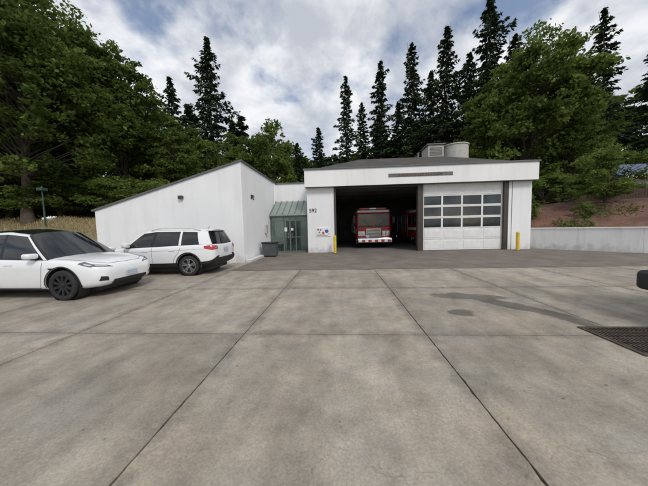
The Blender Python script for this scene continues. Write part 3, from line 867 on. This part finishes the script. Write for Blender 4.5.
def dress_S(root, body, gh, bv, bvb):
    arch_trim(root, bvb, PS)
    for v in ('R', 'L'):
        s = -1 if v == 'R' else 1
        line('door_gap', bvb, [(.98, .97), (.96, .6), (.90, .42)], v, M_trim, root)
        line('door_gap', bvb, [(-.02, 1.0), (-.04, .6), (-.06, .42)], v, M_trim, root)
        line('door_gap', bvb, [(-1.08, 1.04), (-1.02, .85), (-.84, .62), (-.80, .42)], v, M_trim, root)
        patch('handle', bvb, [(.10, .86), (.32, .865), (.32, .90), (.10, .895)], v, M_paint, root, (6, 2), .02)
        patch('handle', bvb, [(-.88, .89), (-.66, .885), (-.66, .92), (-.88, .925)], v, M_paint, root, (6, 2), .02)
        patch('crease_shade_line', bvb, [(-1.9, .925), (1.0, .84), (1.0, .847), (-1.9, .932)], v, M_flash, root, (40, 1), .001)  # grey strip paints in the shade line of a body crease
        box('mirror', .74, .93, s * .99 - .11, s * .99 + .11, 1.02, 1.19, M_paint, root, bevel=.05, seg=3)
        patch('tail_lamp_side', bvb, [(-2.20, .88), (-1.92, .95), (-1.90, 1.03), (-2.18, 1.05)], v, M_redlens, root, (8, 4), .007)
        patch('head_lamp_side', bvb, [(2.10, .74), (1.72, .84), (1.76, .90), (2.06, .86)], v, M_clearlens, root, (8, 4), .007)
        patch('cladding_side', bvb, [(-2.15, .36), (2.1, .36), (2.1, .40), (-2.15, .40)], v, M_blackplastic, root, (60, 2), .006)
        vs, fs = [], []
        for i, x in enumerate(np.linspace(.15, -1.65, 14)):
            zt = np.interp(-x, [-.42, .1, 1.0, 1.93], [1.55, 1.60, 1.60, 1.545])
            lift = .045 * (1 - abs(i - 6.5) ** 6 / 6.5 ** 6)
            y0 = s * .60
            for dy, dz in ((-.017, 0), (.017, 0), (.017, .024), (-.017, .024)):
                vs.append((x, y0 + dy, zt + lift + dz))
        for i in range(13):
            for k in range(4):
                fs.append((i * 4 + k, i * 4 + (k + 1) % 4, (i + 1) * 4 + (k + 1) % 4, (i + 1) * 4 + k))
        fixn(mesh_obj('roof_rail', vs, fs, M_chrome, parent=root))
    for s in (-1, 1):
        patch('tail_lamp', bvb, [(s * .58, .93), (s * .84, .89), (s * .84, 1.05), (s * .62, 1.03)], 'B', M_redlens, root, (8, 4), .007)
        patch('reverse_lamp', bvb, [(s * .64, .96), (s * .74, .94), (s * .74, .98), (s * .64, 1.0)], 'B', M_clearlens, root, (4, 2), .012)
        patch('head_lamp', bvb, [(s * .45, .74), (s * .78, .77), (s * .80, .86), (s * .50, .80)], 'F', M_clearlens, root, (8, 4), .007)
    patch('grille', bvb, [(-.42, .56), (.42, .56), (.5, .74), (-.5, .74)], 'F', M_blackplastic, root, (12, 4), .008)
    patch('licence_plate', bvb, [(-.16, .78), (.16, .78), (.16, .93), (-.16, .93)], 'B', M_plate, root, (4, 3), .02)
    patch('rear_bumper', bvb, [(-.80, .36), (.80, .36), (.80, .60), (-.80, .60)], 'B', M_blackplastic, root, (20, 5), .02)
    box('spoiler', -2.06, -1.84, -.58, .58, 1.545, 1.585, M_paint, root, bevel=.018)
    cyl('aerial', (-1.6, 0, 1.62), (-1.68, 0, 1.74), .006, M_black, root, seg=8)
carB = car('parked_suv', (-5.24 - 1.34, 8.02 + .9, 0), math.radians(180), stS, rbS, PS)
dress_S(*carB)
carC = car('parked_suv', (5.00 + 2.26, 3.50, 0), math.radians(0), stS, rbS, PS)
dress_S(*carC)
box('bumper_step', -2.42, -2.2, -.80, .80, .46, .78, M_blackplastic, carC[0], bevel=.08, seg=4)

def fire_engine(loc, rz_):
    e = empty('fire_engine', loc, rz_)
    box('cab', -2.5, 0, -1.22, 1.22, .55, 2.55, M_fire, e, bevel=.14, seg=4)
    box('cab_roof', -2.45, -.12, -1.16, 1.16, 2.50, 2.72, M_white, e, bevel=.09, seg=3)
    for s in (-1, 1):
        a, b = sorted((s * .03, s * 1.08))
        box('windscreen', -.02, .012, a, b, 1.50, 2.42, M_glass, e, bevel=.012)
        a, b = sorted((s * .60, s * 1.12))
        box('headlamp_bezel', -.02, .05, a, b, .86, 1.20, M_chrome, e, bevel=.02)
        for yy in (.73, .97):
            lathe('headlamp', [(.10, .05), (.095, .075), (.05, .09), (0, .093)], M_clearlens, e, axis='x', loc=(0, s * yy, 1.03), seg=20)
        box('warning_lamp', -.02, .05, min(s * .66, s * 1.06), max(s * .66, s * 1.06), 1.24, 1.36, M_redlens, e, bevel=.02)
        cyl('mirror_arm', (-.1, s * 1.2, 2.3), (.15, s * 1.38, 2.2), .02, M_black, e, seg=8)
        cyl('mirror_arm', (-.1, s * 1.2, 1.6), (.15, s * 1.38, 1.75), .02, M_black, e, seg=8)
        box('mirror', .1, .2, s * 1.38 - .09, s * 1.38 + .09, 1.75, 2.2, M_black, e, bevel=.03)
        cyl('wiper', (.03, s * .25, 1.52), (.03, s * .75, 2.0), .01, M_black, e, seg=6)
        box('side_window', -1.0, -.25, s * 1.222 - .004, s * 1.222 + .004, 1.55, 2.3, M_glass, e)
        box('side_window', -2.2, -1.4, s * 1.222 - .004, s * 1.222 + .004, 1.55, 2.3, M_glass, e)
        box('stripe', -2.35, -.15, s * 1.223 - .003, s * 1.223 + .003, 1.2, 1.38, M_white, e)
        for k in range(4):
            box('locker_shutter', -8.6 + k * 1.45, -7.3 + k * 1.45, s * 1.235 - .01, s * 1.235 + .01, 1.0 if k in (1, 3) else 1.25, 2.45, M_shutter, e)
        for wx in (-1.25, -6.4):
            wheel(e, wx, s * 1.02, .52, .30, s, M_chrome, 10)
        box('wheel_arch', -1.9, -.6, s * 1.215 - .02, s * 1.215 + .02, 1.05, 1.14, M_chrome, e)
    box('windscreen_post', -.02, .02, -.03, .03, 1.5, 2.42, M_fire, e)
    box('grille', -.02, .06, -.54, .54, .74, 1.40, M_chrome, e, bevel=.03)
    for k in range(7):
        box('grille_slot', .055, .064, -.48, .48, .80 + k * .08, .84 + k * .08, M_black, e)
    box('bumper', .0, .62, -1.2, 1.2, .42, .74, M_chrome, e, bevel=.05, seg=3)
    for k in range(10):
        a = -1.1 + k * .22
        box('chevron', .618, .624, a, a + .20, .47, .62, M_fire if k % 2 else M_white, e)
    cyl('bumper_siren', (.6, -.5, .86), (.3, -.5, .86), .12, M_chrome, e)
    box('light_bar', -.75, -.35, -1.0, 1.0, 2.74, 2.90, M_redlens, e, bevel=.05, seg=3)
    box('light_bar_centre', -.76, -.34, -.25, .25, 2.742, 2.905, M_clearlens, e, bevel=.05, seg=3)
    box('body', -8.4, -2.6, -1.22, 1.22, .62, 2.6, M_fire, e, bevel=.04)
    box('chassis', -8.3, -.3, -.5, .5, .42, .62, M_black, e)
    box('hose_bed', -8.3, -2.9, -.9, .9, 2.6, 2.85, M_shutter, e, bevel=.02)
    for s in (-1, 1):
        cyl('ladder_rail', (-8.3, s * 1.0, 2.75), (-3.5, s * 1.0, 2.75), .035, M_alloy, e, seg=8)
    return e
fire_engine((2.42, 17.6, 0), math.radians(-90))
fire_engine((6.8, 18.0, 0), math.radians(-90))
gl = empty('gear_locker')
for k in range(5):
    box('locker', GX0 + .36, GX0 + .95, 19 + k * .8, 19.74 + k * .8, 0.01, 1.95, M_shutter, gl, bevel=.01)

# ------------------------------------------------------------------ trees
def tube(vs, fs, pts, rad, seg=7):
    b = len(vs); n = len(pts)
    for i, (p, r) in enumerate(zip(pts, rad)):
        p = Vector(p)
        t = (Vector(pts[min(i + 1, n - 1)]) - Vector(pts[max(i - 1, 0)])).normalized()
        u = t.cross(Vector((0.3, 1, 0.1))).normalized(); v = t.cross(u)
        for k in range(seg):
            a = 2 * math.pi * k / seg
            vs.append(tuple(p + (u * math.cos(a) + v * math.sin(a)) * r))
    for i in range(n - 1):
        for k in range(seg):
            k2 = (k + 1) % seg
            fs.append((b + i * seg + k, b + i * seg + k2, b + (i + 1) * seg + k2, b + (i + 1) * seg + k))

def finish_tree(name, wv, wf, C_, U, V, tint, leafm):
    n = len(C_)
    lv = np.empty((n, 4, 3))
    lv[:, 0] = C_ - U; lv[:, 1] = C_ + V; lv[:, 2] = C_ + U; lv[:, 3] = C_ - V
    lv = lv.reshape(-1, 3)
    nw = len(wv)
    av = np.vstack([np.array(wv), lv])
    lf = (np.arange(n * 4).reshape(-1, 4) + nw)
    me = D.meshes.new(name)
    nF = len(wf) + n
    me.vertices.add(len(av)); me.vertices.foreach_set('co', av.ravel())
    loops = np.concatenate([np.array(wf).ravel(), lf.ravel()]).astype(np.int32)
    me.loops.add(len(loops)); me.loops.foreach_set('vertex_index', loops)
    me.polygons.add(nF); me.polygons.foreach_set('loop_start', np.arange(nF, dtype=np.int32) * 4)
    me.materials.append(M_bark); me.materials.append(leafm)
    mi = np.ones(nF, dtype=np.int32); mi[:len(wf)] = 0
    me.polygons.foreach_set('material_index', mi)
    at = me.attributes.new('tint', 'FLOAT', 'FACE')
    tt = np.zeros(nF, dtype=np.float32); tt[len(wf):] = np.clip(tint, 0, 1)
    at.data.foreach_set('value', tt)
    me.update(calc_edges=True); me.validate()
    return me

def unit(a):
    return a / (np.linalg.norm(a, axis=1, keepdims=True) + 1e-9)

def deciduous(name, H, Rr, base, seed, leafm, nclump=95, per=430, ls=0.17, cf=.22):
    r = np.random.default_rng(seed)
    wv, wf = [], []
    th = base + (H - base) * .55
    pts = []; x = y = 0
    for i in range(9):
        t = i / 8
        pts.append((x, y, th * t)); x += r.normal(0, .12); y += r.normal(0, .12)
    r0 = H * 0.018 + .05
    tube(wv, wf, pts, [r0 * (1.35 if i == 0 else 1) * (1 - .75 * i / 8) for i in range(9)], 10)
    cz = (base + H) / 2; hz = (H - base) / 2
    cs = []
    lob = r.uniform(0, 6.28, 4)
    while len(cs) < nclump:
        d = unit(r.normal(size=(1, 3)))[0]
        rad = r.uniform(.35, 1.0) ** .55
        az_ = math.atan2(d[1], d[0])
        lump = 1 + .20 * math.sin(2 * az_ + lob[0] + d[2] * 2) + .14 * math.sin(3 * az_ + lob[1] + d[2] * 4) + .10 * math.sin(5 * az_ + lob[2] + d[2] * 6)
        zz = d[2] * rad
        prof = math.sqrt(max(.05, 1 - zz * zz)) * (1.0 - .25 * zz) / max(.2, math.hypot(d[0], d[1]))
        wdt = Rr * rad * lump * prof * .82
        cs.append((d[0] * wdt, d[1] * wdt, cz + zz * hz * .93 * (1 + .1 * math.sin(az_ * 2 + lob[3]))))
    cs = np.array(cs)
    for c in cs:
        hgt = min(th * .98, max(th * .35, c[2] - abs(r.normal(1.5, 1.0)) - math.hypot(c[0], c[1]) * .45))
        k = hgt / th * 8; i = int(min(7, k)); f = k - i
        p0 = np.array(pts[i]) * (1 - f) + np.array(pts[i + 1]) * f
        mid = (p0 + c) / 2 + np.array([r.normal(0, .25), r.normal(0, .25), r.uniform(-.1, .7)])
        rr = r0 * .32 * r.uniform(.5, 1)
        tube(wv, wf, [p0, (p0 * .6 + mid * .4) + np.array([0, 0, .1]), mid, (mid + c) / 2 + r.normal(0, .1, 3), c], [rr, rr * .8, rr * .55, rr * .35, .012], 4)
    Cs, Ts = [], []
    for c in cs:
        cr = r.uniform(.55, 1.2) * Rr * cf
        m = int(per * r.uniform(.5, 1.3))
        d = unit(r.normal(size=(m, 3)))
        rad = r.uniform(0, 1, (m, 1)) ** .5
        nt_ = 12
        tw = unit(r.normal(size=(nt_, 3))) * r.uniform(.45, 1.3, (nt_, 1)) * cr
        wh = r.integers(0, nt_, m)
        o = np.where(r.random((m, 1)) < .80, tw[wh] + r.normal(0, .15 * cr + .04, (m, 3)), d * rad * cr)
        o[:, 2] *= .65
        Cs.append(c + o)
        Ts.append(np.full(m, r.uniform(.1, .9)) + r.normal(0, .15, m))
    C_ = np.vstack(Cs); T_ = np.concatenate(Ts); n = len(C_)
    nrm = unit(r.normal(size=(n, 3)) + np.array([0, 0, .9]))
    u = unit(np.cross(nrm, r.normal(size=(n, 3)))); v = np.cross(nrm, u)
    s = r.uniform(.6, 1.25, (n, 1)) * ls
    return finish_tree(name, wv, wf, C_, u * s, v * s * .6, T_, leafm)

def conifer(name, H, Rr, seed, start=.10, nb=230, dn=15, droop=.45, ragged=.35, size=1.0):
    r = np.random.default_rng(seed)
    wv, wf = [], []
    pts = [(r.normal(0, .04) * i, r.normal(0, .04) * i, H * i / 8) for i in range(9)]
    tube(wv, wf, pts, [H * .012 * (1 - i / 8.2) + .01 for i in range(9)], 7)
    Cs, Us, Vs, Ts = [], [], [], []
    lob = r.uniform(0, 6.28, 5)
    for k in range(nb):
        t = start + (1 - start) * ((k + r.random()) / nb) ** 1.0
        t = min(.995, t); h = t * H
        a = k * 2.39996 + r.normal(0, .35)
        prof = (1 - t) ** .72 * (1 if t > .3 else .6 + 1.33 * t)
        lum = 1 + .24 * math.sin(h * .9 + lob[0] + math.sin(a + lob[1])) + .18 * math.sin(2 * a + lob[2] + h * .35)
        L = max(.3, Rr * prof * r.uniform(1 - ragged, 1.12) * lum)
        if r.random() < .12: L *= r.uniform(.3, .6)
        if r.random() < .07: L *= 1.3
        dx, dy = math.cos(a), math.sin(a)
        up = .55 * (t - .35)
        dr = droop * r.uniform(.6, 1.4) * (1.15 - t)
        def P_(s): return np.stack([dx * s * L, dy * s * L, h + (up + .15) * s * L - dr * s * s * L + .25 * np.maximum(0, s - .75) * L], -1)
        if L > .9:
            tube(wv, wf, [tuple(P_(np.array(q))) for q in (0, .5, 1.0)], [.012 * L + .012, .008 * L + .006, .004], 4)
        m = int(12 + L * dn * (0.7 + .12 * L))
        s = r.uniform(.05, 1, m) ** .7
        c = P_(s)
        lat1 = np.array([-dy, dx, 0.0])
        side = r.choice([-1, 1], m) * r.random(m) ** .6
        wdt = .10 + .34 * L * (1 - s) ** .6 * (.35 + s)
        off = side * wdt
        c = c + lat1[None, :] * off[:, None]
        c[:, 2] -= np.abs(off) * .4 * r.random(m) + r.uniform(0, .28, m) * (1 - t * .5)
        u = unit(np.array([dx, dy, -.3])[None, :] * .6 + lat1[None, :] * side[:, None] * 1.0 + r.normal(0, .28, (m, 3)) + np.array([0, 0, -.25]))
        nn = unit(r.normal(0, .75, (m, 3)) + np.array([0, 0, 1]))
        v = unit(np.cross(nn, u))
        sc = r.uniform(.16, .40, (m, 1)) * size
        Cs.append(c); Us.append(u * sc); Vs.append(v * sc * .38)
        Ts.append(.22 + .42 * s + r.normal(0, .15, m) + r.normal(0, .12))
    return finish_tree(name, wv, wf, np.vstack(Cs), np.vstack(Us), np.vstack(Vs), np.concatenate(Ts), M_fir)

ME = {}
ME['dA'] = deciduous('maple_a', 20, 6.6, 3.0, 11, M_leafA, 135, 300, .20)
ME['dB'] = deciduous('maple_b', 20, 5.2, 2.0, 12, M_leafA, 115, 290, .19)
ME['dC'] = deciduous('oak_c', 16, 3.6, 2.5, 13, M_leafB, 75, 260, .155, .24)
ME['dD'] = deciduous('alder_d', 18, 5.2, 2.5, 14, M_leafB, 115, 300, .17)
ME['dE'] = deciduous('young_maple_e', 6, 2.6, 1.0, 15, M_leafB, 60, 260, .10)
ME['dL'] = deciduous('distant_broadleaf', 20, 6.0, 1.0, 16, M_leafA, 70, 120, .36, .26)
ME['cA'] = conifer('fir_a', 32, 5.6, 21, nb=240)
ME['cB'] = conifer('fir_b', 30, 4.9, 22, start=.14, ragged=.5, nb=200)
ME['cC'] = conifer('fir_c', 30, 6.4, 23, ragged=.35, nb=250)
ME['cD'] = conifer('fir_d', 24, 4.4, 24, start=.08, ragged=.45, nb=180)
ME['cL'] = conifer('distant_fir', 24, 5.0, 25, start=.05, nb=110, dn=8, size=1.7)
H0 = dict(dA=20, dB=20, dC=16, dD=18, dE=6, dL=20, cA=32, cB=30, cC=30, cD=24, cL=24)
def tree(name, key, x, y, top, zb=0.0, wid=1.0, parent=None):
    o = D.objects.new(name, ME[key])
    s = (top - zb) / H0[key]
    o.location = (x, y, zb - .1); o.scale = (s * wid, s * wid, s)
    o.rotation_euler = (0, 0, random.uniform(0, 6.28))
    return link(o, parent)
tree('maple_tree', 'dA', -25.5, 18.5, 21, 2.2)
tree('maple_tree', 'dA', -31, 26, 27, 2.8)
tree('maple_tree', 'dB', -24.0, 26, 21.5, 2.8, 1.0)
tree('maple_tree', 'dB', -19.5, 27.5, 14, 2.8, 1.2)
tree('maple_tree', 'dA', -38, 20, 22, 2.8)
tree('maple_tree', 'dC', -24.5, 33, 19.0, 2.8, 1.2)
tree('maple_tree', 'dC', -19.5, 34, 15.5, 0, 1.1)
tree('maple_tree', 'dB', -31, 21, 14, 2.6, 1.2)
tree('fir_tree', 'cD', -26.0, 38, 25.5, 0)
tree('fir_tree', 'cC', -20.8, 40, 32.5, 0, .92)
tree('maple_tree', 'dC', -15.0, 33, 14.0, 0, 1.1)
tree('alder_tree', 'dC', -8.6, 31, 15.0, 0, 1.15)
tree('alder_tree', 'dC', -11.8, 30, 12.5, 0, 1.0)
tree('fir_tree', 'cD', -14.5, 44, 18, 0)
for (x, y, t, k, wd) in ((-7.5, 45, 17, 'cD', 1.2), (-3.6, 46, 20, 'cD', 1.1), (-0.5, 46, 15, 'cD', 1.4), (1.5, 43, 27.0, 'cB', .95), (4.4, 46, 24, 'cA', 1), (7.3, 43, 29, 'cB', 1.05), (9.8, 41, 21, 'cD', 1.3), (12.4, 43, 31.5, 'cA', .95), (15.0, 41.5, 26, 'cC', 1.0), (17.6, 42, 33, 'cA', 1.0), (20.6, 41, 28, 'cC', 1.0), (24.2, 42, 37, 'cC', .95), (28, 42, 31, 'cA', 1.1), (32, 41, 28, 'cC', 1.0)):
    tree('fir_tree', k, x, y, t, 0, wd)
tree('maple_tree', 'dA', 19.3, 26.5, 19.8, 2.4, .98)
tree('maple_tree', 'dB', 15.0, 27.5, 13.0, 1.5, 1.0)
tree('alder_tree', 'dD', 25.6, 29.5, 17.0, 2.6, .85)
tree('maple_tree', 'dB', 22.0, 24.5, 11.5, 2.4, 1.0)
tree('fir_tree', 'cB', 36.0, 37, 30, 2.8, 1.0)
tree('fir_tree', 'cC', 31.5, 38, 26, 2.8, .9)
tree('fir_tree', 'cA', 43, 37, 26, 2.8, 1.2)
tree('young_maple_tree', 'dE', 17.8, 17.6, 6.6, 2.3, 1.15)
dm = empty('distant_trees')
for k in range(38):
    x = -95 + k * 5.0 + random.uniform(-1.5, 1.5)
    y = 58 + random.uniform(-5, 7) - abs(x) * .15
    key = random.choice(['cL', 'cL', 'dL', 'cL', 'dL'])
    tree('distant_tree', key, x, y, random.uniform(18, 25) + (4 if abs(x) > 18 else 0), 0, 1.35, dm)
for (x, y, zb, t, wd) in ((-17, 22, 2.6, 6.5, 1.5), (-21, 21.5, 2.9, 6.8, 1.6), (-26, 21, 2.9, 7.5, 1.7), (-31, 18, 2.8, 7.5, 1.7), (-13.5, 25, 1.4, 7, 1.6), (-36, 15, 2.0, 7, 1.7), (-36, 24, 2.9, 8, 1.9), (-33, 29, 2.9, 8, 1.9), (-41, 29, 2.9, 9, 1.9), (-28, 25, 2.9, 7, 1.9), (-44, 22, 2.9, 8, 1.9), (-9, 27, 0, 6.5, 1.7), (-5, 29, 0, 7, 1.7), (14.5, 22, 2.5, 5.2, 1.3), (12.6, 18.2, 1.7, 4.0, 1.1), (18, 23, 2.7, 6, 1.6), (22.4, 22.6, 2.8, 5, 1.4), (26, 23.5, 2.8, 5, 1.3), (15.2, 16.2, 1.8, 2.9, .9)):
    tree('shrub', 'dE', x, y, t, zb - .3, wd)

n = 20000
gx = rng.uniform(-34, -12.1, n); gy = rng.uniform(10.8, 20, n)
gz = np.array([lz(a, b) for a, b in zip(gx, gy)])
L = rng.uniform(.10, .36, n)
dirs = unit(np.stack([rng.normal(0, .35, n), rng.normal(0, .35, n), np.ones(n)], -1))
wv_, wf_ = [(0, 0, -5), (0.01, 0, -5), (0.01, 0.01, -5), (0, 0.01, -5)], [(0, 1, 2, 3)]
sv = unit(np.stack([rng.normal(size=n), rng.normal(size=n), np.zeros(n)], -1)) * .014
me = finish_tree('dry_grass', wv_, wf_, np.stack([gx, gy, gz], -1) + dirs * (L / 2)[:, None], dirs * (L / 2)[:, None], sv, rng.uniform(0, 1, n), M_straw)
link(D.objects.new('dry_grass', me))
n = 6500
ss = rng.uniform(0, .8, n); dd = rng.uniform(.2, 7, n)
Cg = []
for s, d in zip(ss, dd):
    px, py = pl(s); a = math.radians(91 * (1 - s) ** 1.3 + 3)
    xx, yy = px + math.cos(a) * d, py + math.sin(a) * d
    if math.sin(xx * 1.9 + 1) + math.cos(yy * 1.6) + math.sin(xx * .7 - yy) < 1.0: 
        continue
    Cg.append((xx, yy, rz(d) + random.uniform(.02, .28)))
Cg = np.array(Cg); n = len(Cg)
u = unit(rng.normal(size=(n, 3)) + np.array([0, 0, .3])) * rng.uniform(.05, .11, (n, 1))
v = unit(np.cross(u, rng.normal(size=(n, 3)))) * .04
link(D.objects.new('ground_cover_plants', finish_tree('ground_cover_plants', wv_, wf_, Cg, u, v, rng.uniform(0, .8, n), M_leafA)))
n = 900
lx = rng.uniform(-12, 15, n); ly = rng.uniform(1.2, 15, n)
u = unit(np.stack([rng.normal(size=n), rng.normal(size=n), rng.normal(0, .15, n)], -1)) * rng.uniform(.005, .016, (n, 1))
v = np.stack([-u[:, 1], u[:, 0], u[:, 2]], -1) * .6
me = finish_tree('leaf_litter', wv_, wf_, np.stack([lx, ly, np.full(n, .008)], -1), u, v, rng.uniform(0, .5, n), M_straw)
link(D.objects.new('leaf_litter', me))
print('OBJ', len(D.objects))
